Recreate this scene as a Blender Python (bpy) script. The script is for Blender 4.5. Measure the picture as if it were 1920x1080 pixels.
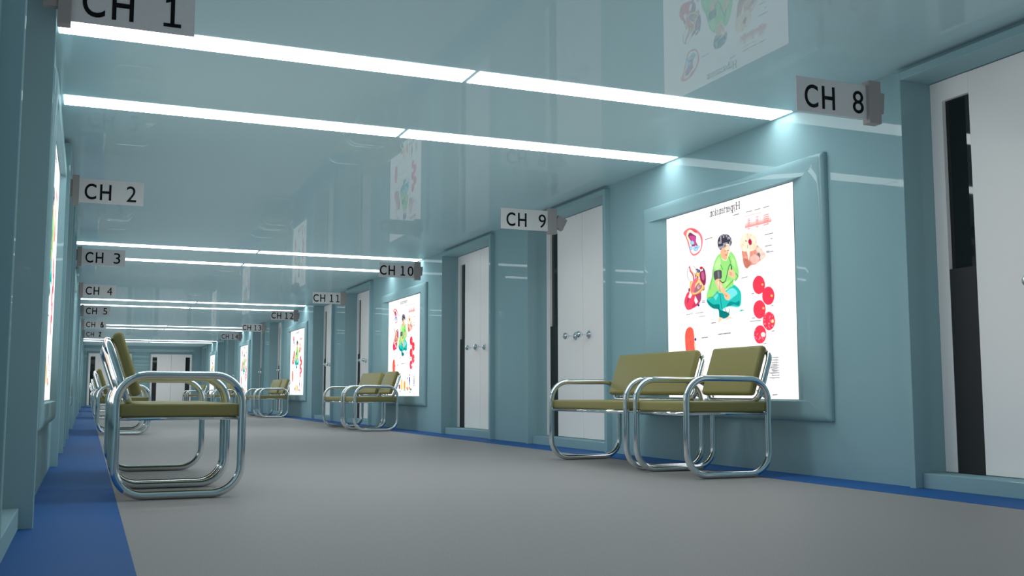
import bpy, bmesh, math, random
import numpy as np
from mathutils import Vector, Matrix
for o in list(bpy.data.objects): bpy.data.objects.remove(o)
SC = bpy.context.scene
COL = SC.collection

# ------------------------------------------------------------------ camera
cd = bpy.data.cameras.new('camera'); cam = bpy.data.objects.new('camera', cd); COL.objects.link(cam)
SC.camera = cam
cd.sensor_width = 36.0; cd.lens = 36.0 * 1918.0 / 1920.0; cd.clip_start = 0.02; cd.clip_end = 200
YAW, PITCH = 0.39204, 0.10232
fw = Vector((math.sin(YAW)*math.cos(PITCH), math.cos(YAW)*math.cos(PITCH), math.sin(PITCH)))
rt = Vector((math.cos(YAW), -math.sin(YAW), 0)); up = rt.cross(fw)
cam.matrix_world = Matrix(((rt.x, up.x, -fw.x, 0.0), (rt.y, up.y, -fw.y, 0.0), (rt.z, up.z, -fw.z, 0.5), (0, 0, 0, 1)))

# ------------------------------------------------------------------ world, exposure, light levels
w = bpy.data.worlds.new('world'); SC.world = w; w.use_nodes = True
w.node_tree.nodes['Background'].inputs[0].default_value = (0.97, 1.0, 1.0, 1)
w.node_tree.nodes['Background'].inputs[1].default_value = 1.0
# soft ambient light of the interior with contact shading in the corners
SC.cycles.use_fast_gi = True; SC.cycles.fast_gi_method = 'ADD'
w.light_settings.ao_factor = 0.245; w.light_settings.distance = 1.6
SC.view_settings.view_transform = 'Standard'; SC.view_settings.look = 'None'
SC.view_settings.exposure = 0.0; SC.view_settings.gamma = 1.0; SC.view_settings.use_curve_mapping = False
LAMP = 8.2       # radiance of the ceiling strips
CHART = 1.25      # radiance of the back-lit charts

# ------------------------------------------------------------------ room measures (metres)
XR, XL, H = 4.095, -0.215, 2.281
YN, YF = -0.6, 41.5
YC = [5.989, 13.885, 21.80, 29.75, 37.70]          # centres of the chart bays

# ------------------------------------------------------------------ helpers
def new_mat(name, col, rough=0.5, metal=0.0, spec=0.5, noise=None, bump=None, coat=0.0):
    m = bpy.data.materials.new(name); m.use_nodes = True
    nt = m.node_tree; b = nt.nodes['Principled BSDF']
    b.inputs['Base Color'].default_value = (*col, 1); b.inputs['Roughness'].default_value = rough
    b.inputs['Metallic'].default_value = metal; b.inputs['Specular IOR Level'].default_value = spec
    b.inputs['Coat Weight'].default_value = coat; b.inputs['Coat Roughness'].default_value = 0.03
    if noise or bump:
        tc = nt.nodes.new('ShaderNodeTexCoord')
    if noise:                                   # (scale, amount): a little mottling of the colour
        n = nt.nodes.new('ShaderNodeTexNoise'); n.inputs['Scale'].default_value = noise[0]; n.inputs['Detail'].default_value = 3
        nt.links.new(tc.outputs['Object'], n.inputs['Vector'])
        mx = nt.nodes.new('ShaderNodeMix'); mx.data_type = 'RGBA'
        a = noise[1]
        mx.inputs['A'].default_value = (*[c*(1-a) for c in col], 1); mx.inputs['B'].default_value = (*[min(1, c*(1+a)) for c in col], 1)
        nt.links.new(n.outputs['Fac'], mx.inputs['Factor']); nt.links.new(mx.outputs['Result'], b.inputs['Base Color'])
    if bump:
        n2 = nt.nodes.new('ShaderNodeTexNoise'); n2.inputs['Scale'].default_value = bump[0]; n2.inputs['Detail'].default_value = 2
        nt.links.new(tc.outputs['Object'], n2.inputs['Vector'])
        bp = nt.nodes.new('ShaderNodeBump'); bp.inputs['Strength'].default_value = bump[1]; bp.inputs['Distance'].default_value = bump[2]
        nt.links.new(n2.outputs['Fac'], bp.inputs['Height']); nt.links.new(bp.outputs['Normal'], b.inputs['Normal'])
    return m
def emit_mat(name, col, s):
    m = bpy.data.materials.new(name); m.use_nodes = True; nt = m.node_tree
    nt.nodes.remove(nt.nodes['Principled BSDF']); e = nt.nodes.new('ShaderNodeEmission')
    e.inputs[0].default_value = (*col, 1); e.inputs[1].default_value = s
    nt.links.new(e.outputs[0], nt.nodes['Material Output'].inputs[0]); return m

def lacquer(name, col, refl, rough=0.0):
    """paint under a clear gloss of even reflectance"""
    m = bpy.data.materials.new(name); m.use_nodes = True; nt = m.node_tree
    nt.nodes.remove(nt.nodes['Principled BSDF'])
    d = nt.nodes.new('ShaderNodeBsdfDiffuse'); d.inputs['Color'].default_value = (*col, 1)
    g = nt.nodes.new('ShaderNodeBsdfGlossy'); g.inputs['Color'].default_value = (1, 1, 1, 1); g.inputs['Roughness'].default_value = rough
    x = nt.nodes.new('ShaderNodeMixShader'); x.inputs[0].default_value = refl
    nt.links.new(d.outputs[0], x.inputs[1]); nt.links.new(g.outputs[0], x.inputs[2]); nt.links.new(x.outputs[0], nt.nodes['Material Output'].inputs[0])
    return m
M = {}
TEAL = (0.265, 0.42, 0.46)
M['wall'] = lacquer('teal_lacquer', TEAL, 0.021)
M['ceiling'] = lacquer('teal_gloss_ceiling', (0.40, 0.58, 0.625), 0.10)
M['trim'] = lacquer('teal_trim', TEAL, 0.025, 0.04)
M['carpet'] = new_mat('grey_carpet', (0.275, 0.265, 0.262), 0.55, spec=0.45, noise=(190, 0.30), bump=(260, 0.25, 0.002))
M['blue'] = new_mat('blue_carpet', (0.017, 0.100, 0.31), 0.6, spec=0.2, bump=(260, 0.1, 0.002))
M['door'] = new_mat('white_door', (0.93, 0.91, 0.90), 0.35, spec=0.25)
M['glass'] = new_mat('dark_glass', (0.008, 0.011, 0.012), 0.03, spec=0.5)
M['kick'] = new_mat('dark_grey_laminate', (0.032, 0.033, 0.035), 0.5, spec=0.3)
M['chrome'] = new_mat('chrome', (0.80, 0.84, 0.86), 0.09, metal=1.0)
M['vinyl'] = new_mat('olive_vinyl', (0.235, 0.21, 0.075), 0.42, spec=0.4)
M['plate'] = new_mat('grey_sign_plate', (0.60, 0.60, 0.61), 0.5, spec=0.3, noise=(60, 0.05))
M['bracket'] = new_mat('grey_bracket', (0.30, 0.285, 0.28), 0.5, spec=0.3)
M['ink'] = new_mat('black_ink', (0.004, 0.004, 0.005), 0.5, spec=0.2)
M['lamp'] = emit_mat('lamp_diffuser', (0.93, 1.0, 1.0), LAMP)
M['housing'] = new_mat('lamp_housing', (0.5, 0.5, 0.5), 0.5)

def tag(o, label=None, cat=None, group=None, kind=None):
    if label: o['label'] = label
    if cat: o['category'] = cat
    if group: o['group'] = group
    if kind: o['kind'] = kind
    return o
def thing(name, loc=(0, 0, 0)):
    o = bpy.data.objects.new(name, None); COL.objects.link(o); o.location = loc; o.empty_display_size = .1
    return o
def obj(name, bm, mats, parent=None, smooth=False, loc=None):
    me = bpy.data.meshes.new(name); bm.normal_update(); bm.to_mesh(me); bm.free()
    for m in (mats if isinstance(mats, (list, tuple)) else [mats]): me.materials.append(m)
    if smooth:
        for p in me.polygons: p.use_smooth = True
    o = bpy.data.objects.new(name, me); COL.objects.link(o)
    if parent: o.parent = parent
    if loc: o.location = loc
    return o
def box(bm, x0, x1, y0, y1, z0, z1, bev=0.0, seg=2, mi=0):
    if x0 > x1: x0, x1 = x1, x0
    if y0 > y1: y0, y1 = y1, y0
    r = bmesh.ops.create_cube(bm, size=1.0); vs = r['verts']
    for v in vs: v.co = Vector(((x0+x1)/2 + v.co.x*(x1-x0), (y0+y1)/2 + v.co.y*(y1-y0), (z0+z1)/2 + v.co.z*(z1-z0)))
    fs = list({f for v in vs for f in v.link_faces})
    for f in fs: f.material_index = mi
    if bev:
        es = list({e for v in vs for e in v.link_edges})
        bmesh.ops.bevel(bm, geom=es, offset=bev, segments=seg, profile=0.5, affect='EDGES')
    return vs
def tube(bm, pts, r, n=12, closed=False):
    pts = [Vector(p) for p in pts]; N = len(pts); rings = []
    ref = None
    for i, p in enumerate(pts):
        a = pts[(i-1) % N] if (closed or i > 0) else p; b = pts[(i+1) % N] if (closed or i < N-1) else p
        t = (b-a).normalized()
        if ref is None:
            ref = t.orthogonal().normalized()
        ref = (ref - t*ref.dot(t)).normalized(); bi = t.cross(ref)
        rings.append([bm.verts.new(p + (ref*math.cos(2*math.pi*k/n) + bi*math.sin(2*math.pi*k/n))*r) for k in range(n)])
    for i in range(N if closed else N-1):
        A, B = rings[i], rings[(i+1) % N]
        off = 0
        if closed and i == N-1:                 # match the twist on closing
            off = min(range(n), key=lambda s: (A[0].co-B[s].co).length)
        for k in range(n):
            bm.faces.new((A[k], A[(k+1) % n], B[(k+1+off) % n], B[(k+off) % n]))
    if not closed:
        bm.faces.new(list(reversed(rings[0]))); bm.faces.new(rings[-1])
def round_rect(x0, x1, z0, z1, r, seg=10):
    out = []
    for cx, cz, a0 in ((x1-r, z1-r, 0), (x0+r, z1-r, 90), (x0+r, z0+r, 180), (x1-r, z0+r, 270)):
        for k in range(seg+1):
            a = math.radians(a0 + 90*k/seg); out.append((cx+r*math.cos(a), cz+r*math.sin(a)))
    return out
def sphere(bm, c, r, sx=1, n=20):
    res = bmesh.ops.create_uvsphere(bm, u_segments=n, v_segments=n//2+2, radius=r)
    for v in res['verts']: v.co = Vector((v.co.x*sx, v.co.y, v.co.z)) + Vector(c)
def cyl(bm, p0, p1, r, n=16): tube(bm, [p0, p1], r, n)
def smooth_by_angle(o, deg=40):
    for p in o.data.polygons: p.use_smooth = True
    if hasattr(o.data, 'set_sharp_from_angle'): o.data.set_sharp_from_angle(angle=math.radians(deg))
def copy_tree(o, parent=None):
    c = o.copy(); COL.objects.link(c); c.parent = parent
    for ch in list(o.children): copy_tree(ch, c)
    return c

# ------------------------------------------------------------------ the setting
# door openings: (side, y0, y1) along the corridor; each bay has one on either side of it
OPEN = []
for c in YC: OPEN += [(c-3.425, c-1.805), (c+1.77, c+3.40)]
OPEN[0] = (2.60, 4.230); OPEN[1] = (7.748, 9.382); OPEN[2] = (10.458, 12.075); OPEN[3] = (15.665, 17.29)
TW = 0.045                                            # width of the frame's front edge

bm = bmesh.new(); box(bm, XL-.6, XR+.6, YN-.3, YF+.3, -.12, 0.0)
floor = tag(obj('floor', bm, M['carpet']), kind='structure')
for i, (a, b) in enumerate(((XL-.1, 0.146), (3.746, XR+.25))):
    bm = bmesh.new(); box(bm, a, b, YN, YF, 0.0, 0.0015)
    tag(obj('trim_%d' % (i+1), bm, M['blue']), kind='structure')
bm = bmesh.new(); box(bm, XL-.6, XR+.6, YN-.3, YF+.3, H, H+.12)
tag(obj('ceiling', bm, M['ceiling']), kind='structure')

def side_wall(name, face, back, top):
    bm = bmesh.new(); y = YN
    for a, b in OPEN:
        box(bm, face, back, y, a-TW+.002, 0, H); box(bm, face, back, a-TW+.002, b+TW-.002, top, H); y = b+TW-.002
    box(bm, face, back, y, YF, 0, H)
    # the outer skin closes the room behind the doors
    s = 1 if back > face else -1
    box(bm, back, back+s*.1, YN, YF, 0, H)
    return tag(obj(name, bm, M['wall']), kind='structure')
side_wall('wall_right', XR, 4.32, 2.235)
side_wall('wall_left', XL, -.44, 2.235)
bm = bmesh.new(); box(bm, XL-.6, XR+.6, YN-.2, YN, 0, H); tag(obj('wall_near_unseen', bm, M['wall']), kind='structure')  # unseen end wall, pulled up close behind the camera to block ambient light

door_no = [0]
def knob(parent, x, y, z, s, sc=1.0):
    """ball knob on a stem over a domed rose; s = direction into the corridor"""
    bm = bmesh.new()
    cyl(bm, (x, y, z), (x+s*.010*sc, y, z), .037*sc, 28)
    sphere(bm, (x+s*.012*sc, y, z), .027*sc, .8)
    cyl(bm, (x+s*.012*sc, y, z), (x+s*.095*sc, y, z), .007*sc, 12)
    sphere(bm, (x+s*.108*sc, y, z), .032*sc, 1, 28)
    o = obj('door_knob', bm, M['chrome'], parent); smooth_by_angle(o); return o
def side_door(y0, y1, right=True):
    door_no[0] += 1
    root = thing('door_%d' % door_no[0], ((4.257 if right else -.377), (y0+y1)/2, 0)); tag(root, kind='structure')
    s = -1 if right else 1                             # into the corridor
    px = root.location.x; py = root.location.y
    lx = 0.0                                           # leaf face in local x
    front = (4.046 if right else -.166) - px
    thr = (4.0945 if right else -.2145) - px
    a, b = y0-py, y1-py; top = 2.203
    bm = bmesh.new()
    for (ya, yb) in ((a-TW, a), (b, b+TW)): box(bm, front, lx-s*.05, ya, yb, 0, top+TW, .002, 1)
    box(bm, front, lx-s*.05, a-.001, b+.001, top, top+TW, .002, 1)
    obj('door_frame', bm, M['trim'], root)
    bm = bmesh.new(); box(bm, thr, lx-s*.05, a+.0005, b-.0005, 0, .08, .004, 2); obj('threshold', bm, M['trim'], root)
    mid = (a+b)/2
    for q in (-1, 1):
        e = a if q < 0 else b                          # hinge edge
        m0 = mid + q*.003                             # meeting edge
        g0 = e - q*.083; g1 = g0 - q*.182              # strip of glass / kick panel
        lo, hi, wb, wt = .083, top-.004, 1.161, 2.087
        bm = bmesh.new(); bk = lx - s*.045
        box(bm, lx, bk, e-q*.001, g0, lo, hi)
        box(bm, lx, bk, g1, m0, lo, hi, .0015, 1)
        box(bm, lx, bk, g0, g1, wt, hi)
        leaf = obj('door_leaf', bm, M['door'], root)
        bm = bmesh.new(); box(bm, lx-s*.024, lx-s*.034, g0, g1, wb, wt); obj('glass_pane', bm, M['glass'], leaf)
        bm = bmesh.new(); box(bm, lx-s*.003, lx-s*.04, g0, g1, lo, wb); obj('kick_panel', bm, M['kick'], leaf)
        knob(leaf, lx, mid + q*.14, 1.035, s)
    return root
for a, b in OPEN: side_door(a, b, True)
for a, b in OPEN: side_door(a, b, False)

def end_door(x0, x1, top=1.985):
    door_no[0] += 1
    cx = (x0+x1)/2; root = thing('door_%d' % door_no[0], (cx, YF, 0)); tag(root, kind='structure')
    w = (x1-x0)/2 - .03; fy = -.03
    bm = bmesh.new()
    for q in (-1, 1): box(bm, q*w, q*(w+.03), fy-.02, .06, 0, top+.03, .002, 1)
    box(bm, -w+.001, w-.001, fy-.02, .06, top, top+.03, .002, 1)
    obj('door_frame', bm, M['trim'], root)
    bm = bmesh.new(); box(bm, -w, w, fy-.01, .06, 0, .05, .003, 1); obj('threshold', bm, M['trim'], root)
    for q in (-1, 1):
        e = q*w; g0 = e-q*.07; g1 = g0-q*.165; y0, y1 = fy+.03, .055; lo, hi, wb, wt = .052, top-.003, 1.03, 1.87
        bm = bmesh.new(); box(bm, e-q*.001, g0, y0, y1, lo, hi); box(bm, g1, q*.003, y0, y1, lo, hi); box(bm, g0, g1, y0, y1, wt, hi)
        leaf = obj('door_leaf', bm, M['door'], root)
        bm = bmesh.new(); box(bm, g0, g1, y0+.02, y0+.03, wb, wt); obj('glass_pane', bm, M['glass'], leaf)
        bm = bmesh.new(); box(bm, g0, g1, y0+.003, y1, lo, wb); obj('kick_panel', bm, M['kick'], leaf)
        bm = bmesh.new(); cyl(bm, (q*.15, y0, .92), (q*.15, y0-.012, .92), .028, 20); cyl(bm, (q*.15, y0-.01, .92), (q*.15, y0-.07, .92), .008, 10)
        res = bmesh.ops.create_uvsphere(bm, u_segments=16, v_segments=10, radius=.027)
        for v in res['verts']: v.co += Vector((q*.15, y0-.085, .92))
        smooth_by_angle(obj('door_knob', bm, M['chrome'], leaf))
ED = ((-.02, 1.558), (2.173, 3.748))
bm = bmesh.new(); x = XL-.6
for a, b in ED:
    box(bm, x, a+.002, YF, YF+.15, 0, H); box(bm, a+.002, b-.002, YF, YF+.15, 2.014, H); x = b-.002
box(bm, x, XR+.6, YF, YF+.15, 0, H); box(bm, XL-.6, XR+.6, YF+.15, YF+.2, 0, H)
tag(obj('wall_far', bm, M['wall']), kind='structure')
for a, b in ED: end_door(a, b)

# ------------------------------------------------------------------ ceiling strip lights
ROWS = [5.297, 6.667, 13.12, 14.52, 20.99, 22.38, 28.82, 30.2, 36.6, 38.05]
ORD = ['nearest', 'second', 'third', 'fourth', 'fifth', 'sixth', 'seventh', 'eighth', 'ninth', 'farthest']
def strip(x0, x1, y, w=.2145):
    root = thing('ceiling_light', ((x0+x1)/2, y, H)); hx = (x1-x0)/2
    bm = bmesh.new(); box(bm, -hx, hx, -w/2, w/2, -.004, -.0005, .0012, 1); obj('diffuser', bm, M['lamp'], root)
    bm = bmesh.new(); box(bm, -hx+.02, hx-.02, -w/2+.02, w/2-.02, -.0005, .03); obj('housing', bm, M['housing'], root)
    return root
for i, y in enumerate(ROWS):
    for (x0, x1, sd) in ((-.197, 1.9235, 'left'), (1.9525, 4.074, 'right')):
        t = strip(x0, x1, y)
        tag(t, 'long white ceiling strip light, %s half of the %s row across the corridor' % (sd, ORD[i]), 'ceiling light', 'strip lights across the ceiling')

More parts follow.
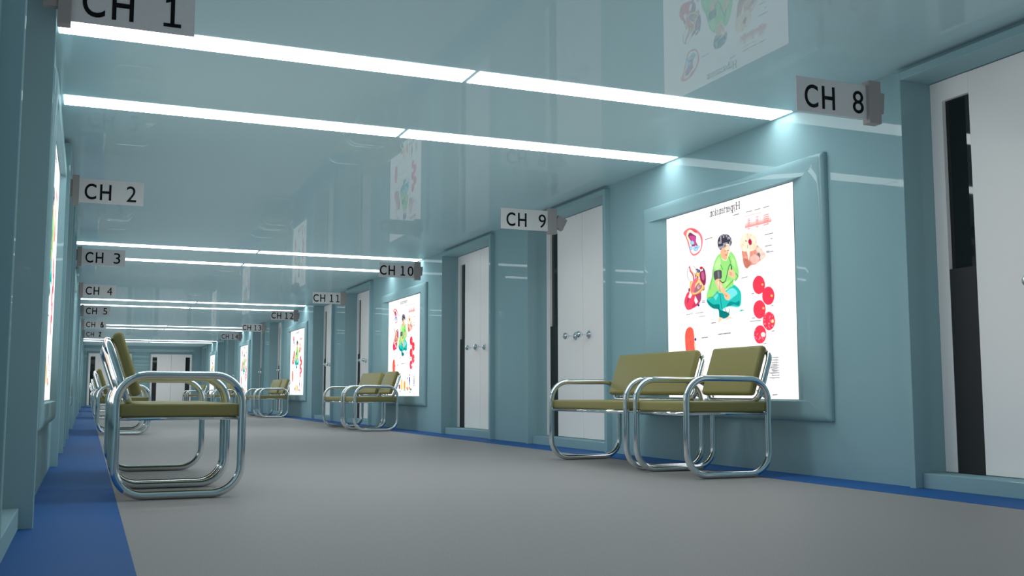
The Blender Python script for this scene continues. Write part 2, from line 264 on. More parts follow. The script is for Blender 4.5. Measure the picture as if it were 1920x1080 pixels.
# ------------------------------------------------------------------ back-lit health charts
CHART_ART = """p 0 150 150 155 334 157 406 159 405 195 332 193
p 0 150 150 155 156 484 322 480 322 503 156 508
p 0 150 150 155 756 191 868 195 864 274 753 272
p 0 150 150 155 633 367 674 366 672 401 631 402
p 0 150 150 155 625 559 701 555 698 620 622 625
p 0 150 150 155 446 600 594 593 592 640 444 649
p 0 150 150 155 258 607 349 602 347 646 257 652
p 0 150 150 155 811 725 868 720 864 814 807 819
p 0 150 150 155 434 51 598 60 596 104 433 96
f 0 240 125 135 154 94 169 81 209 74 256 84 298 107 321 134 323 160 312 190 285 210 247 215 224 205 208 184 192 145 173 113
f 0 228 88 100 209 77 256 88 279 105 261 103 223 84
f 0 255 253 250 183 101 196 87 223 86 256 104 288 116 306 140 310 166 300 191 271 203 243 205 222 191 211 166 204 141 186 115
f 0 250 232 185 183 104 208 86 256 106 263 115 223 96 200 106 214 135 202 140
f 0 130 60 100 197 109 215 97 251 114 268 124 265 147 280 170 251 164 228 150 216 135 203 121
f 0 200 75 145 205 115 227 115 260 123 261 147 273 167 254 161 233 151 222 133
f 0 120 165 205 251 153 249 158 244 161 236 162 228 161 221 158 216 153 215 148 216 144 222 140 229 139 237 140 244 144 249 148
f 0 165 212 242 248 153 247 156 243 159 237 160 231 159 225 157 221 153 220 149 221 145 225 143 231 142 238 143 243 145 247 149
f 0 120 165 205 236 177 235 181 230 184 224 185 217 184 211 181 207 177 205 173 207 169 212 166 218 165 225 166 231 168 235 172
f 0 165 212 242 234 177 233 180 229 182 225 183 220 182 215 180 212 177 211 174 212 170 215 168 220 167 225 168 230 170 233 173
f 0 120 165 205 284 186 282 191 276 194 267 195 257 194 249 190 243 185 241 180 243 175 249 172 258 171 268 172 276 176 282 181
f 0 165 212 242 282 186 280 189 275 192 268 193 260 192 253 189 248 185 246 181 248 177 253 174 260 174 268 175 275 177 280 181
f 0 120 165 205 297 178 296 181 292 183 287 184 281 183 276 181 272 178 271 174 272 171 276 169 281 168 287 169 292 171 296 174
f 0 165 212 242 295 177 294 180 291 181 287 182 283 181 280 180 277 177 276 175 277 172 280 171 284 170 288 171 292 172 294 175
f 0 150 80 120 258 166 257 168 252 170 245 170 238 169 231 167 227 164 225 161 227 159 232 158 238 158 246 159 252 161 257 163
f 0 60 90 140 268 179 268 180 267 181 265 181 263 181 261 180 259 179 259 178 260 177 261 176 263 176 265 176 267 177 268 178
f 0 235 72 98 194 382 174 391 156 416 153 436 167 461 188 471 229 466 268 456 287 445 297 425 298 394 251 398 213 397
f 0 165 70 108 251 398 298 393 300 428 282 443 264 422
f 0 190 60 90 186 408 200 417 180 441 173 428
f 0 195 60 92 230 448 245 439 277 444 244 457 220 458
f 0 250 240 240 203 389 224 400 207 416 189 408
f 0 245 240 242 250 407 274 436 254 448 241 428
f 0 35 60 130 286 455 285 458 283 460 279 460 275 460 271 459 269 456 268 453 269 451 271 449 275 448 279 448 283 450 286 452
f 0 35 60 130 332 382 330 385 327 388 322 389 316 388 311 386 307 383 306 379 308 376 311 373 316 372 322 373 327 375 331 378
f 0 120 40 80 205 375 204 379 202 383 199 384 196 384 193 382 192 378 191 374 192 370 194 366 197 365 200 365 202 367 204 371
f 0 235 165 80 207 339 216 333 253 320 281 325 306 342 329 365 332 377 305 392 255 401 217 396 204 372
f 0 250 208 135 213 342 253 325 281 330 304 348 322 368 298 386 255 397 220 391 210 370
f 0 238 112 125 251 327 279 322 275 338 250 356 249 387 227 390 214 383 218 355
f 0 160 110 125 254 365 286 347 292 360 306 359 309 372 279 387 241 392
f 0 215 170 170 266 368 287 354 280 369 299 364 280 379
f 0 250 205 110 297 310 295 316 289 320 281 321 272 321 265 317 259 312 258 306 260 300 265 296 273 294 282 295 290 299 295 304
f 0 30 45 100 297 293 296 297 292 299 286 300 279 299 273 297 269 294 268 290 269 286 273 284 279 283 286 284 292 286 296 289
f 0 90 130 170 288 292 287 293 285 295 282 295 278 295 275 294 273 292 273 290 274 288 276 287 279 287 282 287 285 288 287 290
f 0 130 50 80 279 284 278 286 275 287 272 287 267 287 264 285 261 284 260 282 261 280 264 279 268 279 272 279 276 280 278 282
f 0 140 45 90 294 299 319 293 336 291 345 324 342 355 329 366 312 352 293 328
f 0 190 95 135 305 303 324 299 333 323 327 340 311 333
f 0 200 45 50 322 282 320 285 316 287 310 287 304 287 298 285 294 282 292 278 294 275 298 273 304 273 311 273 317 275 321 278
f 0 20 30 80 332 288 332 290 330 292 328 293 325 292 323 291 322 289 321 287 322 285 324 283 326 282 328 283 330 284 332 286
f 0 70 60 70 265 301 261 318 249 330 232 336 213 334 196 325 185 310 181 292 186 276 198 263 215 258 234 260 251 269 262 284
f 0 255 252 250 262 301 258 317 247 329 231 334 214 333 198 324 188 309 184 293 189 277 200 265 216 259 233 261 249 270 259 284
s 9 225 120 130 206 263 212 282 237 305 243 330
s 4 170 30 60 203 264 208 283 232 306 236 330
s 5 245 215 170 214 268 228 288 252 300
s 8 200 30 60 252 303 258 318
f 0 20 15 20 261 311 288 323 272 322
f 0 222 243 248 346 431 357 469 428 531 444 493
f 0 225 245 250 467 487 527 476 609 487 612 506 540 526
f 0 40 190 178 350 429 361 457 399 479 441 488 447 520 466 527 503 530 529 512 476 492 527 479 606 487 622 452 616 418 581 390 559 387 507 404 462 413 425 400
f 0 15 130 125 351 436 400 460 449 464 459 490 525 514 503 530 466 527 447 520 441 488 399 479 361 457
f 0 15 120 120 453 498 478 495 529 513 503 530 466 528
f 0 120 222 222 499 421 530 402 566 401 594 425 565 439 520 452
f 0 110 215 210 394 416 425 406 443 420 423 444
f 0 20 140 140 505 477 535 458 578 466 607 460 602 482 563 473 527 479
f 0 150 222 125 465 231 430 249 406 285 397 328 364 378 348 412 352 430 385 429 432 402 477 415 508 401 563 388 564 365 582 370 604 354 607 325 592 281 572 249 547 233 528 252 512 270 479 257
f 0 190 240 160 438 259 461 248 467 292 436 302 417 287
f 0 180 235 150 550 251 578 275 584 314 563 295
f 0 175 235 140 486 372 539 360 530 385 493 390
s 5 85 170 80 405 299 396 337 375 388
s 5 85 170 80 444 403 401 425 358 428
s 5 85 170 80 564 365 553 370 508 391
s 5 85 170 80 535 257 545 280 541 292
s 5 85 170 80 583 335 600 350 582 367
s 5 85 170 80 467 284 483 307
f 0 240 180 140 468 223 486 206 523 198 541 211 536 232 524 250 513 268 485 259 471 243
f 0 255 222 190 503 217 526 203 537 217 532 231 518 234
s 4 180 100 80 507 243 518 245
s 3 120 80 70 503 224 513 225
s 3 120 80 70 523 225 533 225
s 3 190 120 90 520 226 524 238
h 0 62 60 70 466 216 448 192 451 162 478 147 523 150 554 171 558 196 544 209 534 197 515 195 506 206 481 210
f 0 85 85 92 409 314 428 306 470 309 475 328 469 347 419 350
f 0 125 125 132 440 311 455 311 457 341 444 342
f 0 240 192 150 421 352 461 348 480 380 507 413 535 428 532 445 517 451 495 440 485 419 442 390
f 0 252 222 190 438 359 455 356 475 388 463 396
s 3 190 120 80 494 420 506 434 514 426
f 0 242 195 155 527 323 546 312 569 324 581 343 571 358 546 349 532 339
s 3 190 125 90 536 326 554 332
s 3 190 125 90 536 334 552 340
s 4 40 40 45 552 304 548 292 532 299 519 328 502 361 479 367 461 355
s 3 35 60 60 457 352 458 421 469 485
s 8 20 20 25 552 302 552 313
s 3 120 60 60 493 486 507 505
s 3 60 80 80 530 491 529 504 507 515
f 0 80 175 195 603 510 619 500 649 505
f 0 248 205 170 436 549 447 522 475 528 461 540
f 0 248 210 180 501 530 532 525 554 535 517 535 502 543
m 0 222 150 130 633 242 663 242 689 249 729 245 745 230 774 248 802 275 800 290 767 300 736 312 696 314 670 324 650 309 641 280
m 0 250 228 200 621 215 625 191 645 172 682 168 723 181 744 204 743 232 729 248 678 249 640 241
m 0 238 205 190 739 249 754 236 783 255 802 278 799 290 772 299 763 279
m 0 200 120 105 641 274 682 288 702 305 670 323 648 307
f 0 120 115 125 768 279 766 284 763 288 758 290 752 289 747 286 743 281 742 275 744 270 748 266 753 264 759 264 764 268 767 273
m 0 240 190 178 761 293 757 301 748 307 735 309 720 307 707 302 698 294 695 285 699 276 708 271 722 268 736 270 749 276 758 284
f 0 255 240 225 671 236 689 238 691 264 685 287 678 272
f 0 185 35 78 683 205 696 194 709 209 706 222 692 222
f 0 120 50 60 655 195 673 201 670 206
s 3 170 110 90 679 220 678 235
s 3 215 170 140 680 171 681 192
s 3 225 190 170 700 317 699 340
g 0 240 150 145 662 144 852 144 850 108 661 109
s 4 225 140 135 684 107 699 107
s 4 225 140 135 745 107 760 107
s 4 225 140 135 799 108 833 108
s 4 225 140 135 684 115 699 115
s 4 225 140 135 744 116 759 116
s 4 225 140 135 799 116 833 116
s 4 225 140 135 683 124 699 124
s 4 225 140 135 744 124 759 124
s 4 225 140 135 798 124 832 125
s 4 225 140 135 683 133 698 133
s 4 225 140 135 744 133 759 133
s 4 225 140 135 798 133 832 133
s 4 225 140 135 683 141 698 141
s 4 225 140 135 743 141 758 141
s 4 225 140 135 798 141 832 141
s 4 225 140 135 682 150 698 150
s 4 225 140 135 743 150 758 150
s 4 225 140 135 797 150 831 149
s 3 240 190 185 664 92 783 92
s 3 95 95 100 673 73 716 74
s 3 95 95 100 734 74 776 74
s 3 95 95 100 798 74 838 74
s 3 95 95 100 803 193 862 193
s 3 95 95 100 843 215 855 216
s 3 95 95 100 803 243 849 243
s 3 95 95 100 810 266 829 266
s 3 95 95 100 812 271 860 270
s 3 95 95 100 607 73 619 71
f 0 248 62 85 796 408 793 420 786 431 777 439 764 443 751 444 737 441 725 434 716 424 710 412 708 400 711 387 718 377 728 369 740 364 754 364 767 367 779 374 788 384 794 396
f 0 248 62 85 859 460 856 472 850 483 840 491 828 495 815 496 802 493 790 486 781 477 775 465 774 453 776 441 783 430 793 422 805 418 818 417 831 420 843 427 852 436 857 448
f 0 248 62 85 796 513 793 525 787 536 777 544 764 549 751 550 737 547 725 540 716 531 710 519 708 507 711 494 718 483 728 475 741 471 754 470 768 473 779 480 789 489 794 501
c 0 248 62 85 859 567 856 579 850 589 840 597 828 602 815 603 802 601 790 594 781 585 775 574 774 561 776 549 783 538 793 530 805 526 818 525 831 527 843 534 852 543 857 555
c 0 248 62 85 795 620 793 632 786 643 776 651 764 656 750 657 737 655 725 649 716 639 710 628 708 615 711 603 717 592 728 584 740 579 754 578 767 580 779 587 788 596 794 607
f 0 255 190 90 785 405 784 407 782 409 779 409 776 409 773 408 771 406 770 404 771 402 773 401 776 400 779 401 782 402 784 403
f 0 255 190 90 848 459 847 461 845 463 842 464 838 463 835 462 833 460 832 458 833 456 835 454 839 453 842 454 845 455 847 457
f 0 255 190 90 788 507 787 509 785 511 782 511 778 511 775 510 773 508 772 506 773 504 775 502 778 502 782 502 785 503 787 505
f 0 255 225 150 851 567 850 570 847 572 844 574 840 573 836 572 834 569 833 566 834 563 837 560 840 559 844 559 848 561 850 564
f 0 255 235 225 790 620 788 624 784 628 777 629 770 629 764 627 760 623 759 619 760 614 765 611 771 609 778 610 784 612 788 616
s 3 100 100 105 627 362 671 360
s 3 100 100 105 683 557 760 558
s 3 100 100 105 700 438 718 437
s 3 100 100 105 837 501 850 500
s 3 100 100 105 698 544 718 544
s 3 100 100 105 835 609 853 607
s 3 100 100 105 775 659 795 658
s 3 80 80 90 343 150 405 148
s 3 80 80 90 310 438 333 437
s 3 80 80 90 308 445 333 445
s 3 150 150 155 168 492 224 490
s 3 150 150 155 250 491 318 490
s 3 150 150 155 280 509 335 509
s 4 100 100 105 382 546 419 545
s 4 100 100 105 299 610 349 609
s 4 100 100 105 436 601 532 599
s 4 100 100 105 829 876 861 874
s 3 150 150 155 823 730 866 728
s 3 150 150 155 829 740 865 738
s 3 150 150 155 835 749 865 747
s 3 150 150 155 822 758 865 756
s 3 150 150 155 828 768 864 766
s 3 150 150 155 834 777 864 775
s 3 150 150 155 821 787 863 784
s 3 150 150 155 827 796 863 794
s 3 150 150 155 833 806 863 803
s 2 220 222 224 881 707 878 891
s 3 90 90 95 574 72 618 72
m 0 240 96 80 154 590 168 562 198 552 227 566 236 606 236 640 240 685 219 712 187 708 164 682 155 636
f 0 40 70 140 254 615 253 618 250 621 247 622 243 622 240 621 238 618 237 614 238 611 241 608 244 607 248 607 251 609 253 612
s 5 230 180 90 239 628 248 651 244 674
f 0 250 205 130 434 752 491 753 494 838 430 838
f 0 240 165 70 528 777 555 758 584 778 579 834 537 838
f 0 252 225 210 604 738 652 739 676 818 614 830
f 0 210 130 80 655 814 677 846 635 842 613 818
f 0 90 95 200 693 724 727 724 735 764 694 763
f 0 50 120 130 698 763 728 763 719 803 705 803
f 0 170 130 110 699 700 724 699 724 718 702 719
f 0 50 150 80 731 825 774 827 772 846 738 846
f 0 240 150 140 682 811 730 811 731 838 687 838
f 0 130 80 110 363 792 414 791 415 829 372 831
f 0 150 215 205 523 834 586 834 587 850 530 852
f 0 190 185 185 387 841 437 846 435 866 394 858
f 0 235 235 240 364 829 437 833 430 846 365 841
f 0 110 110 110 715 854 745 854 739 866 721 866
f 0 220 170 120 448 744 484 743 488 753 448 753
f 0 110 110 110 645 727 667 727 667 743 648 743
s 4 165 165 170 808 719 875 720
s 4 165 165 170 824 730 875 731
s 4 165 165 170 809 740 875 741
s 4 165 165 170 825 751 876 752
s 4 165 165 170 809 762 876 762
s 4 165 165 170 826 772 876 773
s 4 165 165 170 810 783 877 783
s 4 165 165 170 827 793 877 794
s 4 165 165 170 811 804 877 804
s 2 120 120 120 656 842 657 870"""
NX, NZ = 600, 536                                      # the print, as coloured cells on a 1.536 x 1.372 m sheet
def lin(c): return tuple(((v/255+.055)/1.055)**2.4 if v > 10 else v/255/12.92 for v in c)
def paint():
    SS = 2; W_, H_ = NX*SS, NZ*SS; img = np.ones((H_, W_, 3)); rs = np.random.RandomState(4)
    kx = W_/1000.0; kz = H_/893.0
    gx = np.arange(W_)+.5; gz = np.arange(H_)+.5
    nz = rs.rand(H_//8+2, W_//8+2); nz = np.kron(nz, np.ones((14, 14)))[:H_, :W_]
    nf = rs.rand(H_//4+2, W_//4+2); nf = np.kron(nf, np.ones((7, 7)))[:H_, :W_]
    def cat(pts):
        P = np.array(pts, float); n = len(P); o = []
        if n < 5: return P
        for i in range(n):
            a, b, c, d = P[i-1], P[i], P[(i+1) % n], P[(i+2) % n]
            for t in (0, .25, .5, .75): o.append(.5*((2*b)+(c-a)*t+(2*a-5*b+4*c-d)*t*t+(3*b-a-3*c+d)*t**3))
        return np.array(o)
    def inside(P):
        x0, z0 = np.floor(P.min(0)).astype(int); x1, z1 = np.ceil(P.max(0)).astype(int)
        x0, z0 = max(x0, 0), max(z0, 0); x1, z1 = min(x1, W_), min(z1, H_)
        if x1 <= x0 or z1 <= z0: return None
        X, Z = np.meshgrid(gx[x0:x1], gz[z0:z1]); m = np.zeros(X.shape, bool)
        for i in range(len(P)):
            (ax, az), (bx_, bz) = P[i-1], P[i]
            if az == bz: continue
            m ^= ((az > Z) != (bz > Z)) & (X < (bx_-ax)*(Z-az)/(bz-az)+ax)
        return (slice(z0, z1), slice(x0, x1)), m
    def seg(P, w_, col):
        for i in range(len(P)-1):
            a, b = P[i], P[i+1]; lo = np.minimum(a, b)-w_-1; hi = np.maximum(a, b)+w_+1
            x0, z0 = np.maximum(lo.astype(int), 0); x1, z1 = hi.astype(int)+1
            X, Z = np.meshgrid(gx[x0:min(x1, W_)], gz[z0:min(z1, H_)])
            d = b-a; L = max((d**2).sum(), 1e-6); t = np.clip(((X-a[0])*d[0]+(Z-a[1])*d[1])/L, 0, 1)
            m = np.hypot(X-a[0]-t*d[0], Z-a[1]-t*d[1]) < w_/2
            img[z0:min(z1, H_), x0:min(x1, W_)][m] = col
    for ln in CHART_ART.strip().split('\n'):
        f = ln.split(); mode = f[0]; col = np.array(lin([float(v) for v in f[2:5]]))
        P = np.array([float(v) for v in f[5:]]).reshape(-1, 2)*[kx, kz]
        if mode == 's':
            w_ = {2: 2.6, 3: 4.0, 4: 5.4, 5: 6.2, 8: 9.0, 9: 11.5}.get(int(f[1]), 4.0)
            Q = P if len(P) < 4 else np.array([P[0]]+[.5*((2*P[i])+(P[i+1]-P[i-1])*t+(2*P[i-1]-5*P[i]+4*P[i+1]-P[min(i+2, len(P)-1)])*t*t+(3*P[i]-P[i-1]-3*P[i+1]+P[min(i+2, len(P)-1)])*t**3) for i in range(1, len(P)-1) for t in (0, .33, .66)]+[P[-1]])
            seg(Q, w_, col); continue
        r = inside(cat(P) if mode != 'g' else P)
        if r is None: continue
        sl, m = r
        if mode == 'p':                                # rows of small print
            Zi = np.arange(sl[0].start, sl[0].stop)[:, None]; Xi = np.arange(sl[1].start, sl[1].stop)[None, :]
            m = m & ((Zi % 19) < 5) & (nf[sl] > .55) & ((Xi % 12) < 9); img[sl][m] = img[sl][m]*.55+col*.45
        elif mode == 'g':                              # table that deepens in colour to its foot
            t = np.linspace(0, 1, m.shape[0])[:, None]*np.ones(m.shape); t = np.clip(t*1.25-.15, 0, 1)[..., None]
            img[sl][m] = ((1-t)*1+t*col)[m]
        elif mode == 'm': img[sl][m] = (col*(.86+.26*nz[sl][..., None]))[m]
        elif mode == 'c': img[sl][m] = (col + (nf[sl][..., None] > .86)*np.array([.03, .22, .25]))[m]
        elif mode == 'h': img[sl][m] = (col + (nz[sl][..., None] > .62)*np.array([.28, .28, .32]))[m]
        else: img[sl][m] = col
    # the title, mirrored as it hangs in the photograph: strokes in an em box, serif feet
    G = {'H': (15, [[(2, 0), (2, 14)], [(12, 0), (12, 14)], [(2, 7), (12, 7)], [(0, 0), (4.5, 0)], [(0, 14), (4.5, 14)], [(9.5, 0), (14, 0)], [(9.5, 14), (14, 14)]]),
         'y': (9, [[(1, 9.5), (4.6, 1)], [(8, 9.5), (4.4, 0), (3, -3.5), (1, -4)], [(0, 9.5), (3, 9.5)], [(6, 9.5), (9, 9.5)]]),
         'p': (10, [[(2, 9.5), (2, -4.2)], [(0, -4.2), (4, -4.2)], [(2, 8), (4.5, 9.6), (7, 8.8), (8.3, 6), (8, 2), (5.5, 0), (2, 1)]]),
         'e': (8.6, [[(1.2, 5.4), (7.3, 5.6), (6.6, 8.6), (4.2, 9.7), (1.8, 8.2), (.9, 4.6), (2, 1.2), (4.6, 0), (7.4, 1.8)]]),
         'r': (7.6, [[(2, 9.5), (2, 0)], [(.4, 0), (4, 0)], [(0.4, 9.2), (2, 9.5)], [(2, 7), (4, 9.2), (6.6, 9)]]),
         't': (6.2, [[(2.4, 12.4), (2.4, 1.2), (4, .1), (5.8, 1)], [(.4, 9.4), (5.6, 9.4)]]),
         'n': (10.4, [[(2, 9.5), (2, 0)], [(.4, 0), (3.8, 0)], [(.4, 9.2), (2, 9.5)], [(2, 7.5), (4.8, 9.6), (7.2, 8.8), (7.8, 6.5), (7.8, 0)], [(6.2, 0), (9.6, 0)]]),
         's': (7.6, [[(6, 8.2), (3.6, 9.7), (1.4, 8.2), (1.8, 6), (5.4, 4), (6.4, 2), (4.2, 0), (1.2, 1.4)]]),
         'i': (5.4, [[(2.6, 9.5), (2.6, 0)], [(.9, 0), (4.3, 0)], [(1, 9.2), (2.6, 9.5)], [(2.5, 12.8), (2.7, 13.2)]]),
         'o': (9.6, [[(4.6, 9.7), (1.6, 8), (.9, 4.8), (1.8, 1.6), (4.6, 0), (7.6, 1.6), (8.3, 4.8), (7.4, 8), (4.6, 9.7)]])}
    tot = sum(G[c][0] for c in 'Hypertension'); s = (627-384)/tot; x = 627.0
    for c in 'Hypertension':
        adv, st = G[c]
        for q in st:
            P = np.array([((x-a*s)*kx, (48-b*s*.98)*kz) for a, b in q])
            vert = len(q) == 2 and abs(q[0][0]-q[1][0]) < .5
            seg(P, 6.4 if vert else 4.2, np.array([.02, .02, .022]))
        x -= adv*s
    return img.reshape(NZ, SS, NX, SS, 3).mean((1, 3))
IMG = paint()
xs = np.linspace(0, 1.536, NX+1); zs = np.linspace(1.372, 0, NZ+1)
co = np.zeros(((NX+1)*(NZ+1), 3)); X, Z = np.meshgrid(xs, zs); co[:, 1] = .768-X.ravel(); co[:, 2] = Z.ravel()
ii, jj = np.meshgrid(np.arange(NX), np.arange(NZ)); a = (jj*(NX+1)+ii).ravel()
quads = np.stack([a, a+NX+1, a+NX+2, a+1], 1)
sheet = bpy.data.meshes.new('light_panel')
sheet.vertices.add(len(co)); sheet.vertices.foreach_set('co', co.ravel())
sheet.loops.add(quads.size); sheet.loops.foreach_set('vertex_index', quads.ravel())
sheet.polygons.add(len(quads)); sheet.polygons.foreach_set('loop_start', np.arange(0, quads.size, 4)); sheet.polygons.foreach_set('loop_total', np.full(len(quads), 4))
sheet.update(calc_edges=True)
pad = np.pad(IMG, ((1, 1), (1, 1), (0, 0)), mode='edge')
vc = (pad[:-1, :-1]+pad[1:, :-1]+pad[:-1, 1:]+pad[1:, 1:])/4
ca = sheet.color_attributes.new('print', 'FLOAT_COLOR', 'POINT')
ca.data.foreach_set('color', np.concatenate([vc.reshape(-1, 3), np.ones(((NX+1)*(NZ+1), 1))], 1).ravel())
m = bpy.data.materials.new('backlit_print'); m.use_nodes = True; nt = m.node_tree
nt.nodes.remove(nt.nodes['Principled BSDF']); e = nt.nodes.new('ShaderNodeEmission'); at = nt.nodes.new('ShaderNodeVertexColor'); at.layer_name = 'print'
e.inputs[1].default_value = CHART; nt.links.new(at.outputs[0], e.inputs[0]); nt.links.new(e.outputs[0], nt.nodes['Material Output'].inputs[0])
sheet.materials.append(m)

def surround(dep=.042):
    """pillow-edged panel with a recess for the chart; faces -x, wall at x=0"""
    bm = bmesh.new()
    def rect(y0, y1, z0, z1, x, r, n=6): return [(x, q[0], q[1]) for q in round_rect(y0, y1, z0, z1, r, n)]
    O = (-1.093, 1.093, .329, 1.961); I = (-.903, .993, .450, 1.842)
    O = (-1.086, 1.099, .329, 1.961)
    loops = []
    B = .05
    for k in range(7):
        a = math.pi/2*k/6; ins = B*(1-math.cos(a)); x = -dep*.35-(dep*.65)*math.sin(a)
        if k == 0: loops.append(rect(O[0], O[1], O[2], O[3], 0, .012))
        loops.append(rect(O[0]+ins, O[1]-ins, O[2]+ins, O[3]-ins, x, .012+ins*.2))
    loops.append(rect(I[0], I[1], I[2], I[3], -dep, .004)); loops.append(rect(-.772, .772, I[2]+.006, I[3]-.004, -.004, .002))
    vl = [[bm.verts.new(p) for p in L] for L in loops]; n = len(vl[0])
    for A, B_ in zip(vl, vl[1:]):
        for k in range(n): bm.faces.new((A[k], A[(k+1) % n], B_[(k+1) % n], B_[k]))
    bm.faces.new(vl[-1])
    bmesh.ops.recalc_face_normals(bm, faces=bm.faces[:])
    return bm
proto_bm = surround()
proto = thing('wall_chart', (XR, YC[0], 0))
fr = obj('surround', proto_bm, M['wall'], proto); smooth_by_angle(fr, 35)
lp = bpy.data.objects.new('light_panel', sheet); COL.objects.link(lp); lp.parent = proto; lp.location = (-.010, 0, .461)
bm = bmesh.new(); box(bm, -.009, -.003, -.766, .766, .463, 1.831); obj('backing', bm, M['housing'], proto)
K = ['nearest', 'second nearest', 'middle', 'second farthest', 'farthest']
for side in ('right', 'left'):
    for k, c in enumerate(YC):
        t = proto if (side == 'right' and k == 0) else copy_tree(proto)
        if side == 'right': t.location = (XR, c, 0)
        else: t.location = (XL, c, 0); t.rotation_euler = (0, 0, math.pi)
        tag(t, 'back-lit health chart in a teal surround, %s of five on the %s wall' % (K[k], side), 'wall chart', 'back-lit charts along the corridor')

# ------------------------------------------------------------------ hanging channel signs
def text_mesh(s, off):
    cu = bpy.data.curves.new('t', 'FONT'); cu.body = s; cu.size = 1.0; cu.extrude = 0.0; cu.offset = off; cu.resolution_u = 6
    o = bpy.data.objects.new('t', cu); COL.objects.link(o)
    bpy.context.view_layer.update()
    me = bpy.data.meshes.new_from_object(o.evaluated_get(bpy.context.evaluated_depsgraph_get()))
    bpy.data.objects.remove(o); return me
def glyph(ch, x0, x1, y, zb, zh):
    """one painted character fitted to its measured box; lies in the x-z plane facing -y"""
    bm = bmesh.new()
    if ch == '1':                                     # a figure one with a flag and a foot
        c = (x0+x1)/2; d = (x1-x0)/2; t = .0078
        q = [(c-d, 0), (c+d, 0), (c+d, .12), (c+t, .12), (c+t, 1), (c-t, 1), (c-d*.8, .93), (c-d*.8, .80), (c-t, .86), (c-t, .12), (c-d, .12)]
        bm.faces.new([bm.verts.new((p[0], y, zb+p[1]*zh)) for p in q]); bm.normal_update(); bmesh.ops.triangulate(bm, faces=bm.faces[:])
    else:
        bm.from_mesh(text_mesh(ch, .010 if ch in 'CH' else 0.0)); vs = bm.verts[:]
        a = min(v.co.x for v in vs); b = max(v.co.x for v in vs); c = min(v.co.y for v in vs); d = max(v.co.y for v in vs)
        for v in vs: v.co = Vector((x0 + (v.co.x-a)/(b-a)*(x1-x0), y, zb + (v.co.y-c)/(d-c)*zh))
    r = bmesh.ops.extrude_face_region(bm, geom=bm.faces[:])
    for v in r['geom']:
        if isinstance(v, bmesh.types.BMVert): v.co.y += .0012
    bmesh.ops.recalc_face_normals(bm, faces=bm.faces[:])
    return bm
NTH = ['nearest', 'second nearest', 'third nearest', 'midmost', 'third farthest', 'second farthest', 'farthest']
def sign(num, y, right):
    x0 = 3.26 if right else -.114; L = .448 if right else .456
    root = thing('channel_sign', (x0, y, 1.92)); z0, z1 = 0.0, .182
    bm = bmesh.new(); box(bm, 0, L, -.004, .004, z0, z1, .001, 1); obj('sign_plate', bm, M['plate'], root)
    two = len(num) > 1
    c0, c1 = (.008, .198) if two else ((.050, .240) if right else (.040, .226)); cw = c1-c0
    chars = [('C', c0, c0+cw*.44), ('H', c0+cw*.575, c1)]
    if two: chars += [(num[0], .27, .33), (num[1], .37, .43) if num[1] == '1' else (num[1], .362, .435)]
    elif num == '1': chars += [('1', .338, .404)]
    else: chars += [(num, .356, .426) if right else (num, .334, .404)]
    if num in ('6', '7'): chars.append(('1', .338, .40))     # overprinted, as it is on the sign
    for n_, (ch, a, b) in enumerate(chars):
        obj('letter' if ch in 'CH' else 'digit', glyph(ch, a, b, -.0056-.0002*n_, .026, .120), M['ink'], root)
    bm = bmesh.new()
    if right: box(bm, L-.002, L+.076, -.028, .028, -.022, .204, .002, 1)
    else: box(bm, -.046, .002, -.028, .028, -.02, .2, .002, 1)
    obj('bracket', bm, M['bracket'], root)
    bm = bmesh.new()
    if right:
        vs = box(bm, 0, .028 if num != '9' else .092, -.022, .022, -.055, .055, .002, 1)
        R = Matrix.Rotation(math.radians(27 if num == '9' else 5), 4, 'Y')
        for v in bm.verts: v.co = R @ v.co + Vector((L+.074, 0, .092 if num != '9' else .1))
    else: box(bm, -.1, -.045, -.018, .018, .046, .168, .002, 1)
    obj('mounting_block', bm, M['bracket'], root)
    n = int(num) - (8 if right else 1)
    tag(root, 'grey hanging sign reading CH %s, %s of seven on the %s side' % (num, NTH[n], 'right' if right else 'left'), 'sign', 'channel signs along the corridor')
for i in range(7):
    sign(str(8+i), 4.12+4.017*i, True)
    sign(str(1+i), 4.16+4.049*i, False)

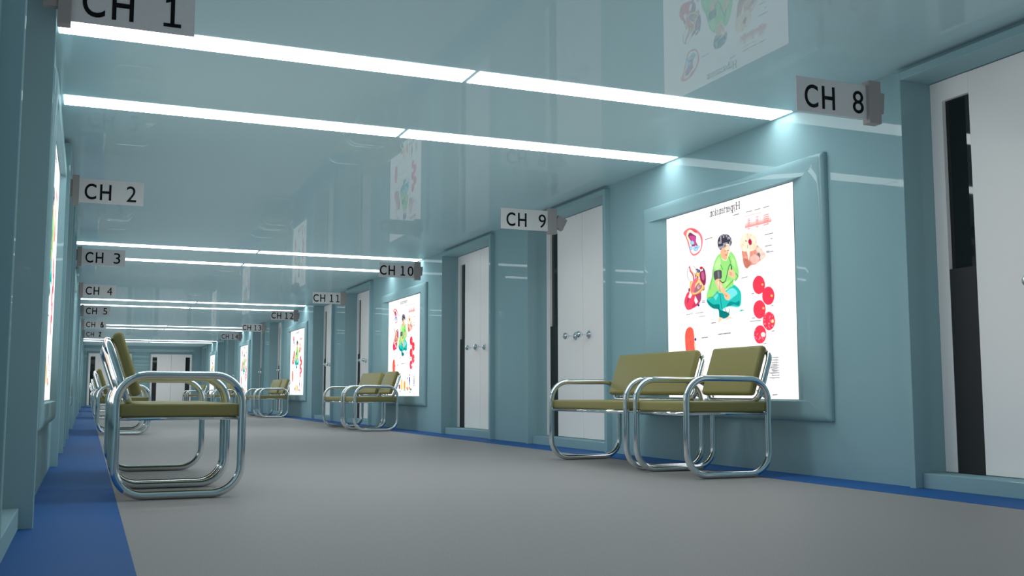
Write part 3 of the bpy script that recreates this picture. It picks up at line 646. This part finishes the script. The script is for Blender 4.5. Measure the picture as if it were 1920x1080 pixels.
# ------------------------------------------------------------------ tubular steel seating
TR_ = .0195
def seat_unit(name, y0, y1):
    """seat between two tubular loops at y0 (near) and y1 (far); the front faces -x, origin under the middle"""
    yc = (y0+y1)/2; root = thing(name, (3.5275, yc, 0)); hy = (y1-y0)/2
    fx, bx = -.3075+TR_, .3075-TR_
    for s in (-1, 1):
        bm = bmesh.new()
        pts = [(x, s*hy, z) for x, z in round_rect(fx, bx, TR_, .605-TR_, .135, 12)]
        tube(bm, pts, TR_, 20, closed=True); obj('arm_loop', bm, M['chrome'], root, smooth=True)
    bm = bmesh.new(); box(bm, fx+.012, bx-.012, -hy+.004, hy-.004, .387, .449, .014, 5)
    smooth_by_angle(obj('seat', bm, M['vinyl'], root), 60)
    # seat rails under the cushion, front and back, with side bars
    bm = bmesh.new()
    for x in (fx+.004, bx-.004): tube(bm, [(x, -hy, .377), (x, hy, .377)], .011, 12)
    for s in (-1, 1): tube(bm, [(fx, s*(hy-.012), .379), (bx, s*(hy-.012), .379)], .0085, 12)
    obj('seat_rail', bm, M['chrome'], root, smooth=True)
    # leaning backrest
    tilt = math.atan2(.088, .262); ax = Vector((math.sin(tilt), 0, math.cos(tilt))); nx = Vector((math.cos(tilt), 0, -math.sin(tilt)))
    base = Vector((.197, 0, .487)); 
    bm = bmesh.new(); box(bm, -.026, .026, -hy+.030, hy-.030, 0, .318, .022, 6)
    for v in bm.verts: v.co = base + nx*v.co.x + Vector((0, v.co.y, 0)) + ax*v.co.z
    smooth_by_angle(obj('backrest', bm, M['vinyl'], root), 60)
    bm = bmesh.new()
    pts = [base + nx*.047 + Vector((0, q[0], 0)) + ax*q[1] for q in round_rect(-hy+.022, hy-.022, -.02, .295, .06, 8)]
    tube(bm, pts, .0185, 14, closed=True)
    bf = obj('back_frame', bm, M['chrome'], root, smooth=True)
    for s in (-1, 1):                                # short arms that tie the frame to the loops
        bm = bmesh.new(); p = base + nx*.05 + Vector((0, s*(hy-.028), 0)) + ax*.03
        tube(bm, [p, (bx, s*(hy-.004), .47)], .012, 10)
        obj('frame_arm', bm, M['chrome'], bf, smooth=True)
    return root
chair = seat_unit('waiting_chair', 5.170, 5.765); bench = seat_unit('waiting_bench', 5.897, 7.055)
for side in ('right', 'left'):
    for k in range(5):
        for pr, nm, g in ((chair, 'olive waiting chair with chrome loops', 'single waiting chairs'), (bench, 'two-seat olive bench with chrome loops', 'two-seat waiting benches')):
            first = side == 'right' and k == 0
            t = pr if first else copy_tree(pr)
            y = (5.4675 if pr is chair else 6.476) + 8.035*k
            if side == 'right': t.location = (3.5275, y, 0)
            else:
                t.location = (.4185, y, 0); t.rotation_euler = (0, 0, math.pi)
            tag(t, '%s, %s of five on the %s' % (nm, K[k], side), 'chair' if pr is chair else 'bench', g+' on the '+side)
